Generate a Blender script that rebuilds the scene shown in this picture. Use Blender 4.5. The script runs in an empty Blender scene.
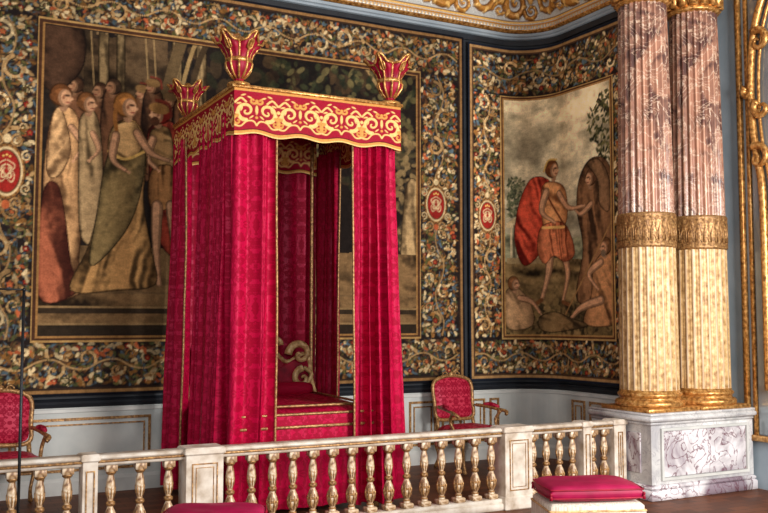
import bpy, math, random
import numpy as np
from mathutils import Vector
random.seed(4)
sc=bpy.context.scene
try:
    sc.view_settings.view_transform='Standard'
except Exception: pass
def c(r,g,b):
    f=lambda v:(v/255/12.92 if v/255<=0.04045 else ((v/255+0.055)/1.055)**2.4)
    return (f(r),f(g),f(b))
# ------------------------------------------------------------ materials
def newmat(name):
    m=bpy.data.materials.new(name); m.use_nodes=True
    nt=m.node_tree; b=nt.nodes['Principled BSDF']; return m,nt,b
def N(nt,t,**k):
    n=nt.nodes.new(t)
    for a,v in k.items():
        if a=='inp':
            for i,x in v.items(): n.inputs[i].default_value=x
        else: setattr(n,a,v)
    return n
def ramp(nt,fac,stops):
    r=N(nt,'ShaderNodeValToRGB'); e=r.color_ramp.elements
    while len(e)<len(stops): e.new(0.5)
    for i,(p,col) in enumerate(stops):
        e[i].position=p; e[i].color=(*col,1)
    nt.links.new(fac,r.inputs[0]); return r
def noise_mat(name,stops,scale=6,detail=5,rough=0.5,metal=0.0,bump=0.0,dist=0.0,stretch=(1,1,1),sheen=0,spec=.5):
    m,nt,b=newmat(name)
    tc=N(nt,'ShaderNodeTexCoord'); mp=N(nt,'ShaderNodeMapping'); mp.inputs['Scale'].default_value=stretch
    nt.links.new(tc.outputs['Object'],mp.inputs[0])
    n=N(nt,'ShaderNodeTexNoise',inp={'Scale':scale,'Detail':detail,'Distortion':dist})
    nt.links.new(mp.outputs[0],n.inputs['Vector'])
    r=ramp(nt,n.outputs['Fac'],stops); nt.links.new(r.outputs[0],b.inputs['Base Color'])
    b.inputs['Roughness'].default_value=rough; b.inputs['Metallic'].default_value=metal; b.inputs['Specular IOR Level'].default_value=spec
    if sheen: b.inputs['Sheen Weight'].default_value=sheen
    if bump:
        bp=N(nt,'ShaderNodeBump',inp={'Strength':bump,'Distance':0.01}); nt.links.new(n.outputs['Fac'],bp.inputs['Height'])
        nt.links.new(bp.outputs[0],b.inputs['Normal'])
    return m
GOLD=noise_mat('gilding',[(0.3,c(120,76,36)),(0.52,c(200,142,74)),(0.75,c(244,202,132))],scale=30,rough=0.32,metal=0.6,bump=0.3)
GOLD_D=noise_mat('old_gilding',[(0.3,c(98,66,38)),(0.55,c(166,122,74)),(0.8,c(218,178,118))],scale=45,rough=0.42,metal=0.4,bump=0.4)
CREAMGOLD=noise_mat('cream_gilt_paint',[(0.36,c(118,82,54)),(0.47,c(184,150,112)),(0.62,c(230,212,186))],scale=13,dist=1.2,rough=0.4,metal=0.05,bump=0.2)
CREAMCOL=noise_mat('cream_gilt_shaft_paint',[(0.3,c(180,146,108)),(0.5,c(212,184,148)),(0.7,c(232,212,184))],scale=3,rough=0.4,bump=0.05)
HEADG=noise_mat('cream_gold_carving',[(0.3,c(150,108,62)),(0.55,c(210,172,116)),(0.8,c(238,214,168))],scale=20,rough=0.45,metal=0.1,bump=0.2)
WHITE=noise_mat('painted_white',[(0.3,c(186,186,182)),(0.6,c(208,207,202)),(0.8,c(220,216,210))],scale=4,rough=0.5)
BALW=noise_mat('aged_cream_paint',[(0.32,c(168,148,126)),(0.5,c(206,192,176)),(0.72,c(228,220,208))],scale=8,rough=0.4,bump=0.1)
DADO=noise_mat('offwhite_dado_paint',[(0.3,c(176,180,178)),(0.7,c(206,206,200))],scale=3,rough=0.5)
PILA=noise_mat('pale_blue_grey_paint',[(0.3,c(140,154,164)),(0.7,c(164,176,184))],scale=3,rough=0.55)
DARK=noise_mat('dark_blue_paint',[(0.3,c(16,18,24)),(0.7,c(28,34,42))],scale=5,rough=0.6)
WALLG=noise_mat('grey_blue_paint',[(0.3,c(110,124,136)),(0.7,c(136,150,158))],scale=2,rough=0.6)
REDPLAIN=noise_mat('crimson_silk',[(0.3,c(112,2,30)),(0.6,c(156,6,44)),(0.8,c(184,18,60))],scale=10,rough=0.5,spec=.3)
CUSH=noise_mat('raspberry_cushion_silk',[(0.3,c(130,6,52)),(0.6,c(160,14,68)),(0.8,c(180,26,84))],scale=6,rough=0.5,spec=.3)
IRON=noise_mat('dark_iron',[(0.3,c(20,20,22)),(0.7,c(48,48,50))],scale=9,rough=0.4,metal=0.7)
FRINGE=noise_mat('ivory_upholstery',[(0.35,c(190,176,158)),(0.6,c(228,218,202))],scale=14,rough=0.8,stretch=(6,6,0.5),bump=0.15)
def marble(name,base,vein,dark,scale=2.0,rough=0.2,w=0.05,lo=.36,hi=.64,vk=.7):
    m,nt,b=newmat(name)
    tc=N(nt,'ShaderNodeTexCoord')
    n=N(nt,'ShaderNodeTexNoise',inp={'Scale':scale,'Detail':9,'Distortion':1.6}); nt.links.new(tc.outputs['Object'],n.inputs['Vector'])
    n2=N(nt,'ShaderNodeTexNoise',inp={'Scale':scale*1.9,'Detail':8,'Distortion':2.5}); nt.links.new(tc.outputs['Object'],n2.inputs['Vector'])
    r1=ramp(nt,n.outputs['Fac'],[(lo,dark),(0.5,base),(hi,tuple(min(1,x*1.3) for x in base))])
    r2=ramp(nt,n2.outputs['Fac'],[(0.5-w,(0,0,0)),(0.5,(vk,vk,vk)),(0.5+w,(0,0,0))])
    mx=N(nt,'ShaderNodeMix',data_type='RGBA'); nt.links.new(r2.outputs[0],mx.inputs[0]); nt.links.new(r1.outputs[0],mx.inputs[6]); mx.inputs[7].default_value=(*vein,1)
    nt.links.new(mx.outputs[2],b.inputs['Base Color']); b.inputs['Roughness'].default_value=rough
    return m
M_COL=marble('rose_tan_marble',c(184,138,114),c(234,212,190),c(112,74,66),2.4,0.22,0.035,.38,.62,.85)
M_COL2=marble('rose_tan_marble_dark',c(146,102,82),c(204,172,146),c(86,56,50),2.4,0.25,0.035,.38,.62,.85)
M_PED=marble('grey_white_marble',c(196,194,192),c(150,144,150),c(172,170,172),2.6,0.25,0.02)
M_PAN=marble('purple_grey_marble',c(200,194,196),c(104,62,74),c(140,124,134),1.5,0.2,0.03,.40,.56,.95)
def damask(name,A,B,su=0.30,sv=0.72,ns=10.0,rg=(.62,.42)):
    m,nt,b=newmat(name)
    uv=N(nt,'ShaderNodeUVMap'); sep=N(nt,'ShaderNodeSeparateXYZ'); nt.links.new(uv.outputs[0],sep.inputs[0])
    pp=N(nt,'ShaderNodeMath',operation='PINGPONG'); pp.inputs[1].default_value=su/2; nt.links.new(sep.outputs[0],pp.inputs[0])
    md=N(nt,'ShaderNodeMath',operation='PINGPONG'); md.inputs[1].default_value=sv/2; nt.links.new(sep.outputs[1],md.inputs[0])
    cb=N(nt,'ShaderNodeCombineXYZ'); nt.links.new(pp.outputs[0],cb.inputs[0]); nt.links.new(md.outputs[0],cb.inputs[1])
    n=N(nt,'ShaderNodeTexNoise',inp={'Scale':ns*1.6,'Detail':2.5,'Distortion':1.6}); nt.links.new(cb.outputs[0],n.inputs['Vector'])
    r=ramp(nt,n.outputs['Fac'],[(0.48,(0,0,0)),(0.51,(1,1,1))])
    mx=N(nt,'ShaderNodeMix',data_type='RGBA'); nt.links.new(r.outputs[0],mx.inputs[0]); mx.inputs[6].default_value=(*A,1); mx.inputs[7].default_value=(*B,1)
    nt.links.new(mx.outputs[2],b.inputs['Base Color'])
    rr=N(nt,'ShaderNodeMapRange',inp={'To Min':rg[0],'To Max':rg[1]}); nt.links.new(r.outputs[0],rr.inputs[0]); nt.links.new(rr.outputs[0],b.inputs['Roughness'])
    b.inputs['Specular IOR Level'].default_value=.28; b.inputs['Specular Tint'].default_value=(1,.45,.6,1)
    return m
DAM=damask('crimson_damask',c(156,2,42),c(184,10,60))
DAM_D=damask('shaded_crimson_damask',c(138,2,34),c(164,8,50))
DAM_CH=damask('chair_damask',c(140,8,38),c(184,50,72),0.16,0.3,16)
def attr_mat(name,rough=0.85,metal=0.0,bump=0.15,spec=.1):
    m,nt,b=newmat(name)
    a=N(nt,'ShaderNodeAttribute'); a.attribute_name='Paint'
    tc=N(nt,'ShaderNodeTexCoord')
    n=N(nt,'ShaderNodeTexNoise',inp={'Scale':60,'Detail':3}); nt.links.new(tc.outputs['Object'],n.inputs['Vector'])
    mr=N(nt,'ShaderNodeMapRange',inp={'To Min':0.6,'To Max':1.4}); nt.links.new(n.outputs['Fac'],mr.inputs[0])
    mx=N(nt,'ShaderNodeVectorMath',operation='SCALE'); nt.links.new(a.outputs['Color'],mx.inputs[0]); nt.links.new(mr.outputs[0],mx.inputs['Scale'])
    nt.links.new(mx.outputs[0],b.inputs['Base Color'])
    bp=N(nt,'ShaderNodeBump',inp={'Strength':bump,'Distance':0.005}); nt.links.new(n.outputs['Fac'],bp.inputs['Height']); nt.links.new(bp.outputs[0],b.inputs['Normal'])
    b.inputs['Roughness'].default_value=rough; b.inputs['Metallic'].default_value=metal
    b.inputs['Specular IOR Level'].default_value=spec
    return m
M_TAP=attr_mat('woven_wool'); M_EMB=attr_mat('embroidered_velvet',0.5); M_COVE=attr_mat('gilded_stucco',0.4,0.15,.15,.5)
# ------------------------------------------------------------ mesh helpers
def mesh(name,V,F,mats,smooth=True,parent=None,loc=(0,0,0),uv=None,midx=None,label=None):
    me=bpy.data.meshes.new(name)
    me.from_pydata([tuple(v) for v in V],[],F)
    if not isinstance(mats,(list,tuple)): mats=[mats]
    for m in mats: me.materials.append(m)
    if smooth: me.polygons.foreach_set('use_smooth',[True]*len(F))
    if midx is not None: me.polygons.foreach_set('material_index',midx)
    if uv is not None:
        l=me.uv_layers.new(name='UVMap'); vi=np.zeros(len(me.loops),dtype=np.int32); me.loops.foreach_get('vertex_index',vi)
        l.data.foreach_set('uv',np.asarray(uv,dtype=np.float32)[vi].ravel())
    me.update()
    ob=bpy.data.objects.new(name,me); sc.collection.objects.link(ob); ob.location=loc
    if parent is not None: ob.parent=parent
    if label: ob['label']=label
    return ob
def empty(name,loc,label,cat,group=None,rz=0):
    e=bpy.data.objects.new(name,None); e.empty_display_size=0.2; e.location=loc; e.rotation_euler=(0,0,rz)
    sc.collection.objects.link(e); e['label']=label; e['category']=cat
    if group: e['group']=group
    return e
def tag(o,label,cat,group=None):
    o['label']=label; o['category']=cat
    if group: o['group']=group
    return o
def struct(o,label=None):
    o['kind']='structure'
    o['label']=label or o.name.replace('_',' '); return o
class G:
    def __init__(s): s.V=[];s.F=[];s.M=[]
    def add(s,V,F,m=0):
        n=len(s.V); s.V+= [tuple(v) for v in V]; s.F+=[tuple(i+n for i in f) for f in F]; s.M+=[m]*len(F); return s
    def box(s,x0,x1,y0,y1,z0,z1,b=0.0,m=0):
        b=min(b,(x1-x0)/2.01,(y1-y0)/2.01,(z1-z0)/2.01)
        if b<=0:
            V=[(x,y,z) for z in (z0,z1) for (x,y) in ((x0,y0),(x1,y0),(x1,y1),(x0,y1))]
            F=[(3,2,1,0),(4,5,6,7),(0,1,5,4),(1,2,6,5),(2,3,7,6),(3,0,4,7)]
            return s.add(V,F,m)
        rings=[(z0,b),(z0+b,0),(z1-b,0),(z1,b)]
        V=[]
        for z,i in rings:
            X0,X1,Y0,Y1=x0+i,x1-i,y0+i,y1-i; k=b*0.6
            V+=[(X0+k,Y0,z),(X1-k,Y0,z),(X1,Y0+k,z),(X1,Y1-k,z),(X1-k,Y1,z),(X0+k,Y1,z),(X0,Y1-k,z),(X0,Y0+k,z)]
        F=[tuple(range(7,-1,-1)),tuple(range(24,32))]
        for r in range(3):
            for i in range(8):
                j=(i+1)%8; F.append((r*8+i,r*8+j,r*8+8+j,r*8+8+i))
        return s.add(V,F,m)
    def lathe(s,prof,seg=24,o=(0,0,0),mod=None,m=0,cap=True):
        V=[];F=[]
        for r,z in prof:
            for i in range(seg):
                a=2*math.pi*i/seg; rr=r*(mod(a,z) if mod else 1)
                V.append((o[0]+rr*math.cos(a),o[1]+rr*math.sin(a),o[2]+z))
        for k in range(len(prof)-1):
            for i in range(seg):
                j=(i+1)%seg; F.append((k*seg+i,k*seg+j,(k+1)*seg+j,(k+1)*seg+i))
        if cap:
            F.append(tuple(range(seg-1,-1,-1))); F.append(tuple((len(prof)-1)*seg+i for i in range(seg)))
        return s.add(V,F,m)
    def tube(s,P,r,seg=8,m=0,closed=False):
        P=[Vector(p) for p in P]; n=len(P)
        V=[];F=[]; up=None
        for i,p in enumerate(P):
            if closed: t=(P[(i+1)%n]-P[i-1])
            else: t=(P[min(i+1,n-1)]-P[max(i-1,0)])
            t.normalize()
            if up is None:
                up=Vector((0,0,1)) if abs(t.z)<0.9 else Vector((1,0,0))
            up=(up-t*up.dot(t)); 
            if up.length<1e-6: up=Vector((1,0,0))
            up.normalize(); w=t.cross(up)
            rr=r(i/(n-1)) if callable(r) else r
            for k in range(seg):
                a=2*math.pi*k/seg; V.append(p+up*(rr*math.cos(a))+w*(rr*math.sin(a)))
        for i in range(n if closed else n-1):
            j=(i+1)%n
            for k in range(seg):
                l=(k+1)%seg; F.append((i*seg+k,j*seg+k,j*seg+l,i*seg+l))
        if not closed:
            F.append(tuple(range(seg))); F.append(tuple((n-1)*seg+i for i in range(seg-1,-1,-1)))
        return s.add(V,F,m)
    def ball(s,o,r,seg=10,sz=1,m=0):
        prof=[(max(1e-4,r*math.sin(math.pi*i/8)),-r*sz*math.cos(math.pi*i/8)) for i in range(9)]
        return s.lathe(prof,seg,o,None,m)
    def pad(s,out,cen,nrm,th,rings=7,m=0):
        n=len(out); V=[];F=[]; cen=Vector(cen); nrm=Vector(nrm)
        for side in (1,-1):
            base=len(V)
            for k in range(rings):
                q=1-k/rings; h=th*math.sqrt(max(0,1-q**3))*side
                for p in out: V.append(cen+(Vector(p)-cen)*q+nrm*h)
            V.append(cen+nrm*th*side)
            for k in range(rings-1):
                for i in range(n):
                    j=(i+1)%n; f=(base+k*n+i,base+k*n+j,base+(k+1)*n+j,base+(k+1)*n+i); F.append(f if side>0 else f[::-1])
            for i in range(n):
                j=(i+1)%n; f=(base+(rings-1)*n+i,base+(rings-1)*n+j,base+rings*n); F.append(f if side>0 else f[::-1])
        return s.add(V,F,m)
    def make(s,name,mats,**k):
        flat=k.pop('flat',False)
        return mesh(name,s.V,s.F,mats,smooth=not flat,midx=s.M,**k)
def spiral(cx,cz,r,turn=1.4,a0=0.0,d=1,n=34,p=0.85):
    out=[]
    for i in range(n):
        t=i/(n-1); rr=r*(1-t)**p+0.02*r; a=a0+d*2*math.pi*turn*t
        out.append((cx+rr*math.cos(a),cz+rr*math.sin(a)))
    return out
def crom(P,closed=True,k=6):
    n=len(P); out=[]
    for i in range(n if closed else n-1):
        g=lambda q:P[q%n] if closed else P[max(0,min(n-1,q))]
        p0,p1,p2,p3=[np.array(g(i+q),float) for q in(-1,0,1,2)]
        for j in range(k):
            t=j/k; out.append(tuple(0.5*((2*p1)+(-p0+p2)*t+(2*p0-5*p1+4*p2-p3)*t*t+(-p0+3*p1-3*p2+p3)*t**3)))
    if not closed: out.append(tuple(P[-1]))
    return out
def vnoise(X,Z,scale,seed):
    r=np.random.RandomState(seed); L=r.rand(97,97)
    x=X*scale+13.7; z=Z*scale+5.1; xi=np.floor(x).astype(int); zi=np.floor(z).astype(int)
    fx=x-xi; fz=z-zi; fx=fx*fx*(3-2*fx); fz=fz*fz*(3-2*fz)
    g=lambda a,b:L[a%97,b%97]
    return (g(xi,zi)*(1-fx)+g(xi+1,zi)*fx)*(1-fz)+(g(xi,zi+1)*(1-fx)+g(xi+1,zi+1)*fx)*fz
def sstep(a,b,x):
    t=np.clip((x-a)/(b-a),0,1); return t*t*(3-2*t)
class Canvas:
    def __init__(s,x0,x1,z0,z1,res,base):
        s.x0,s.x1,s.z0,s.z1=x0,x1,z0,z1
        s.nx=int((x1-x0)/res)+1; s.nz=int((z1-z0)/res)+1
        s.xs=np.linspace(x0,x1,s.nx); s.zs=np.linspace(z0,z1,s.nz)
        s.X,s.Z=np.meshgrid(s.xs,s.zs); s.C=np.ones((s.nz,s.nx,3))*np.array(base); s.H=np.zeros((s.nz,s.nx))
        s.rx=(s.nx-1)/(x1-x0); s.rz=(s.nz-1)/(z1-z0)
    def win(s,a,b,e,f):
        i0=max(0,int((a-s.x0)*s.rx)-1); i1=min(s.nx,int((b-s.x0)*s.rx)+3)
        j0=max(0,int((e-s.z0)*s.rz)-1); j1=min(s.nz,int((f-s.z0)*s.rz)+3)
        if i1<=i0 or j1<=j0: return None
        return (slice(j0,j1),slice(i0,i1))
    def put(s,w,m,col,h=None):
        col=np.array(col); s.C[w]=s.C[w]*(1-m[...,None])+col*m[...,None]
        if h is not None: s.H[w]=np.maximum(s.H[w],m*h)
    def rect(s,a,b,e,f,col,al=1.0):
        w=s.win(a,b,e,f)
        if w is None: return
        m=((s.X[w]>=a)&(s.X[w]<=b)&(s.Z[w]>=e)&(s.Z[w]<=f))*al; s.put(w,m,col)
    def dot(s,x,z,r,col,h=None):
        w=s.win(x-r,x+r,z-r,z+r)
        if w is None: return
        d=np.hypot(s.X[w]-x,s.Z[w]-z); m=np.clip((r-d)*s.rx+0.5,0,1); s.put(w,m,col,h)
    def ell(s,x,z,a,b,rot,col,h=None,al=1.0):
        R_=max(a,b); w=s.win(x-R_,x+R_,z-R_,z+R_)
        if w is None: return
        X=s.X[w]-x; Z=s.Z[w]-z; cr,sr=math.cos(rot),math.sin(rot)
        d=np.hypot((X*cr+Z*sr)/a,(-X*sr+Z*cr)/b); m=np.clip((1-d)*min(a,b)*s.rx+0.5,0,1)*al; s.put(w,m,col,h)
    def line(s,P,wd,col,h=None):
        n=len(P)
        for i in range(n-1):
            a=P[i];b=P[i+1]; t0=i/(n-1); L=math.hypot(b[0]-a[0],b[1]-a[1]); k=max(1,int(L*s.rx/1.2))
            for j in range(k):
                q=j/k; t=t0+q/(n-1); r=wd(t) if callable(wd) else wd
                s.dot(a[0]+(b[0]-a[0])*q,a[1]+(b[1]-a[1])*q,max(r,0.003),col,h)
    def mask(s,P):
        xs=[p[0] for p in P]; zs=[p[1] for p in P]; w=s.win(min(xs),max(xs),min(zs),max(zs))
        if w is None: return None,None
        X=s.X[w];Z=s.Z[w]; m=np.zeros(X.shape,bool); n=len(P)
        for i in range(n):
            x1,z1=P[i]; x2,z2=P[(i+1)%n]
            if z1==z2: continue
            cnd=((z1>Z)!=(z2>Z)); m^= cnd&(X<(x2-x1)*(Z-z1)/(z2-z1)+x1)
        return w,m.astype(float)
    def poly(s,P,col,smooth=True,al=1.0,h=None):
        if smooth: P=crom(P)
        w,m=s.mask(P)
        if w is not None: s.put(w,m*al,col,h)
    def cloth(s,P,dk,lt,ang=0.0,freq=60,seed=1,edge=True,light=-1,rnd=1.0,raw=False):
        if not raw: P=crom(P)
        w,m=s.mask(P)
        if w is None: return
        X=s.X[w];Z=s.Z[w]; seed=int(seed)
        p=X*math.cos(ang)+Z*math.sin(ang); a=-X*math.sin(ang)+Z*math.cos(ang)
        p=p+0.10*vnoise(X,Z,2.6,seed)+.03*vnoise(X,Z,9,seed+5)
        k=freq/5.0
        n1=vnoise(p*k,a*1.5,1,seed+1); n2=vnoise(p*k*2.1,a*2.6,1,seed+2); n3=vnoise(X,Z,26,seed+3)
        f=.50*(1-np.abs(2*n1-1))+.32*n2+.18*n3
        f=sstep(.25,.75,f)
        cnt=np.maximum(m.sum(1),1); first=np.argmax(m>0,axis=1)
        xi=np.clip((np.arange(m.shape[1])[None,:]-first[:,None])/cnt[:,None],0,1)
        if light<0: xi=1-xi
        rd=np.clip(1.25*np.sin(np.pi*np.clip(xi,0.02,.98))**.6*(.45+.65*xi),0,1)
        f=np.clip(f*(1-rnd*.75)+f*rd*rnd*.95+.12*rd*rnd,0,1)[...,None]
        col=np.array(dk)*.45*(1-f)+np.array(lt)*f
        s.C[w]=s.C[w]*(1-m[...,None])+col*m[...,None]
        if edge: s.line(P+[P[0]],0.006,tuple(x*0.3 for x in dk))
TAN=c(176,142,98); CRE=c(206,182,140); OCH=c(146,104,58); BRN=c(92,64,42); DBR=c(40,32,28); GRN=c(84,86,56); OLV=c(104,98,58); RED=c(150,50,38); ORG=c(176,96,60); SKN=c(196,150,114); BLU=c(88,104,112); GND=c(42,34,32)
def leafscroll(cv,x,z,r,a0,d,col,col2,h=None,k=1.0,out=None,turn=1.35):
    P=spiral(x,z,r,turn,a0,d,26)
    for ps in ((1.5,out),(1.0,None)):
        if ps[0]>1 and out is None: continue
        C1=ps[1] or col; C2=ps[1] or col2; q=ps[0]
        cv.line(P,lambda t:(0.13*r*(1-t)+0.05*r)*k*q,C1,h if q==1 else None)
        for i in range(2,20,3):
            px,pz=P[i]; a=math.atan2(pz-z,px-x)+d*0.7; L=r*0.36*(1-i/32)
            cv.line([(px,pz),(px+L*math.cos(a),pz+L*math.sin(a)),(px+1.35*L*math.cos(a+d*0.5),pz+1.35*L*math.sin(a+d*0.5))],lambda t:0.11*r*(1-t)*k*q,C2,h if q==1 else None)
    cv.dot(*P[-1],0.13*r,col2,h)
def flower(cv,x,z,r,col,cen):
    cv.dot(x,z,r*1.15,GND)
    for k in range(5):
        a=k*math.pi*.4+0.3; cv.ell(x+r*0.6*math.cos(a),z+r*0.6*math.sin(a),r*0.5,r*0.36,a,tuple(q*(.65+.12*k) for q in col))
    cv.dot(x,z,r*0.3,cen)
def medallion(cv,x,z,a,b):
    cv.ell(x,z,a*1.5,b*1.42,0,GND); cv.ell(x,z,a*1.4,b*1.34,0,OCH); cv.ell(x,z,a*1.24,b*1.2,0,CRE); cv.ell(x,z,a*1.1,b*1.08,0,BRN); cv.ell(x,z,a,b,0,c(150,44,38))
    for k in range(20): 
        t=k*.314; cv.dot(x+a*1.32*math.cos(t),z+b*1.27*math.sin(t),.009,c(90,60,40))
    for d in (1,-1):
        for k in (1,.62):
            P=[(x+d*a*0.08,z+b*0.55*k),(x+d*a*0.62*k,z+b*0.30*k),(x+d*a*0.25*k,z-b*0.1),(x-d*a*0.38*k,z-b*0.5*k),(x-d*a*0.6*k,z-b*0.15),(x-d*a*0.1,z+b*0.3*k)]
            cv.line(crom(P,False),0.006,CRE)
    for s in (-1,0,1): cv.dot(x+s*a*0.25,z+b*(0.74+.06*(s==0)),0.010,c(222,190,110))
    for s in (-1,1):
        for q in (1,-1):
            leafscroll(cv,x+s*a*0.8,z+q*b*1.5,a*0.55,q*math.pi/2,q*s,TAN,OCH,out=GND); leafscroll(cv,x+s*a*1.5,z+q*b*.8,a*0.42,q*math.pi/2,q*s,CRE,TAN,out=GND)
    cv.ell(x,z+b*1.6,a*.3,b*.22,0,CRE); cv.ell(x,z-b*1.6,a*.3,b*.22,0,ORG)
def border(cv,x0,x1,z0,z1,vert,seed,lift=1.0):
    r=random.Random(seed); bw=(x1-x0) if vert else (z1-z0); L=(z1-z0) if vert else (x1-x0)
    cv.rect(x0,x1,z0,z1,GND)
    T=(lambda u,w:(x0+w,z0+u)) if vert else (lambda u,w:(x0+u,z0+w))
    def shade(col): 
        q=r.uniform(.5,1.08)*lift; return tuple(x*q for x in col)
    def leaf(x,z,col,k=1.0):
        a=r.random()*6.3; b_=a+r.choice([-.7,.7]); cv.line([(x,z),(x+.03*k*math.cos(a),z+.03*k*math.sin(a)),(x+.03*k*math.cos(a)+.028*k*math.cos(b_),z+.03*k*math.sin(a)+.028*k*math.sin(b_))],lambda t:.014*k*math.sin(.5+2.5*t)+.002,col)
    for i in range(int(L*bw*900)):
        u,w=r.random()*L,r.uniform(0.02,bw-0.02); x,z=T(u,w)
        cv.ell(x,z,r.uniform(.014,.036),r.uniform(.006,.014),r.random()*3.14,shade(r.choice([GRN,BRN,OLV,c(120,96,64),c(96,66,48),BLU,OCH,BRN,BLU])))
    for i in range(int(L*bw*130)):
        x,z=T(r.random()*L,r.uniform(.05,bw-.05)); leaf(x,z,shade(r.choice([TAN,OLV,GRN,OCH,CRE,BLU])),r.uniform(.7,1.3))
    n=max(1,round(L/(bw*0.66))); st=L/n
    for i in range(n):
        u=(i+.5)*st; up=1 if i%2 else -1
        x,z=T(u,bw*(.5+up*.12)); leafscroll(cv,x,z,bw*r.uniform(.17,.24),(math.pi/2 if vert else 0)+r.uniform(-.8,.8),up,shade(r.choice([CRE,TAN])),shade(r.choice([TAN,CRE,OCH])),out=GND,turn=r.uniform(.8,1.3))
        flower(cv,x,z,bw*r.uniform(.04,.065),r.choice([RED,ORG,TAN,BLU]),OCH)
        for sd in (-1,1):
            x,z=T(u+st*r.uniform(.3,.6),bw*(.5+sd*r.uniform(.18,.34))); leafscroll(cv,x,z,bw*r.uniform(.08,.14),r.random()*6.3,sd*up,shade(r.choice([TAN,OCH,OLV,CRE])),shade(r.choice([CRE,OCH,ORG,GRN])),out=GND,turn=r.uniform(.7,1.2))
            x,z=T(u+st*r.uniform(-.4,.4),bw*(.5+sd*.36)+r.uniform(-.02,.02)); flower(cv,x,z,bw*r.uniform(.035,.06),r.choice([RED,ORG,CRE,TAN,RED]),r.choice([CRE,OCH]))
            for q in range(9):
                x,z=T(u+r.uniform(-.5,.5)*st,bw*(.5+sd*r.uniform(.15,.45))); leaf(x,z,shade(r.choice([CRE,TAN,CRE,OCH,ORG])),r.uniform(.7,1.2))
    P=[T(L*k/(2*n),bw*(.5+.12*math.sin(k*math.pi/2+.6))) for k in range(2*n+1)]
    cv.line(crom(P,False),0.009,shade(TAN))
# ------------------------------------------------------------ calibrated measuring of the photo
FP=920.0; PIT=math.atan(63.5/FP); YAW=math.radians(28); HC=1.7
cs,sn=math.cos(PIT),math.sin(PIT)
YB=9.5; XS=7.3; RC=0.6; YE=7.45
def wallpath(d=0.0,x0=-1.5,nb=2,na=14,ns=2):
    r=max(RC-d,0.0); cx,cy=XS-d-r,YB-d-r; P=[]
    for i in range(nb): P.append((x0+(cx-x0)*i/(nb-1),YB-d,'b'))
    for i in range(1,na): a=math.pi/2*(1-i/na); P.append((cx+r*math.cos(a),cy+r*math.sin(a),'a'))
    for i in range(ns): P.append((XS-d,cy+(YE-cy)*i/(ns-1),'s'))
    return P
pp=[(p[0],p[1]) for p in wallpath(0.02,-1.5,60,30,30)]
SS=[-1.5]
for i in range(1,len(pp)): SS.append(SS[-1]+math.dist(pp[i],pp[i-1]))
LX=np.array([p[0]*math.cos(YAW)-p[1]*math.sin(YAW) for p in pp]); DX=np.array([p[0]*math.sin(YAW)+p[1]*math.cos(YAW) for p in pp])
KT=LX/DX
def R(u,v):
    du=(u-384)/FP; dv=(256.5-v)/FP; a=cs-sn*dv; b=sn+cs*dv; s=np.interp(du/a,KT,SS); D=np.interp(du/a,KT,DX)
    return (float(s),float(HC+D*b/a))
def RR(L): return [R(*p) for p in L]
# ------------------------------------------------------------ tapestries
def head(cv,u,v,r,hair,face=1,skin=SKN,beard=None,helm=None):
    x,z=R(u,v); m=0.0108*r
    cv.ell(x+face*m*.1,z-m*1.1,m*.42,m*.5,0,tuple(q*.6 for q in skin))
    cv.ell(x-face*m*.15,z+m*.12,m*1.12,m*1.22,0,tuple(q*.35 for q in hair)); cv.ell(x-face*m*.12,z+m*.15,m*.98,m*1.08,0,hair)
    cv.ell(x-face*m*.3,z+m*.45,m*.5,m*.3,.4,tuple(min(1,q*1.7) for q in hair))
    cv.ell(x-face*m*.85,z-m*.1,m*.4,m*.42,0,hair)
    cv.ell(x+face*m*.25,z-m*.15,m*.68,m*.92,0,tuple(q*.5 for q in skin)); cv.ell(x+face*m*.36,z-m*.1,m*.50,m*.76,0,skin)
    cv.ell(x+face*m*.86,z-m*.2,m*.2,m*.15,0,skin)
    cv.ell(x+face*m*.45,z+m*.12,m*.28,m*.11,0,c(50,34,28)); cv.ell(x+face*m*.55,z-m*.58,m*.22,m*.08,0,c(120,54,46)); cv.ell(x+face*m*.1,z-m*.1,m*.14,m*.2,0,c(140,96,70))
    if beard: cv.ell(x+face*m*.4,z-m*.8,m*.48,m*.5,0,beard)
    if helm:
        cv.ell(x,z+m*.6,m*1.1,m*.6,.1*face,helm); cv.line(crom([(x-face*m*1.3,z-m*.1),(x-face*m*1.0,z+m*1.2),(x+face*m*.5,z+m*1.5)],False),m*.16,c(110,50,38))
def limb(cv,L,w0,w1,col=SKN,hand=True):
    P=crom(RR(L),False); W=lambda k:(lambda t:(w0+(w1-w0)*t+.5*math.sin(t*6.28))*0.0108*k)
    cv.line(P,W(1.12),tuple(x*0.22 for x in col)); cv.line(P,W(.95),tuple(x*0.5 for x in col)); Q=[(x-.008,z+.004) for x,z in P]; cv.line(Q,W(.6),col)
    x,z=P[-1]
    if hand:
        dx,dz=P[-1][0]-P[-3][0],P[-1][1]-P[-3][1]; a=math.atan2(dz,dx)
        for k in range(4): cv.line([(x,z),(x+.045*math.cos(a+k*.25-.4),z+.045*math.sin(a+k*.25-.4))],0.006,col)
def weave(cv,seed,gain=1.2):
    f=0.72+0.34*vnoise(cv.X,cv.Z,22,seed)+0.2*vnoise(cv.X*0.3,cv.Z,60,seed+3)
    f=f*(.80+.34*vnoise(cv.X,cv.Z,1.3,seed+9))
    cv.C=np.clip(cv.C*f[...,None],0,1)**1.12*gain
def patches(cv,x0,x1,z0,z1,n,cols,seed,rs=(.02,.08)):
    r=random.Random(seed)
    for i in range(n):
        cv.ell(r.uniform(x0,x1),r.uniform(z0,z1),r.uniform(*rs),r.uniform(rs[0],rs[1]*.6),r.random()*3,r.choice(cols),None,.7)
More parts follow.
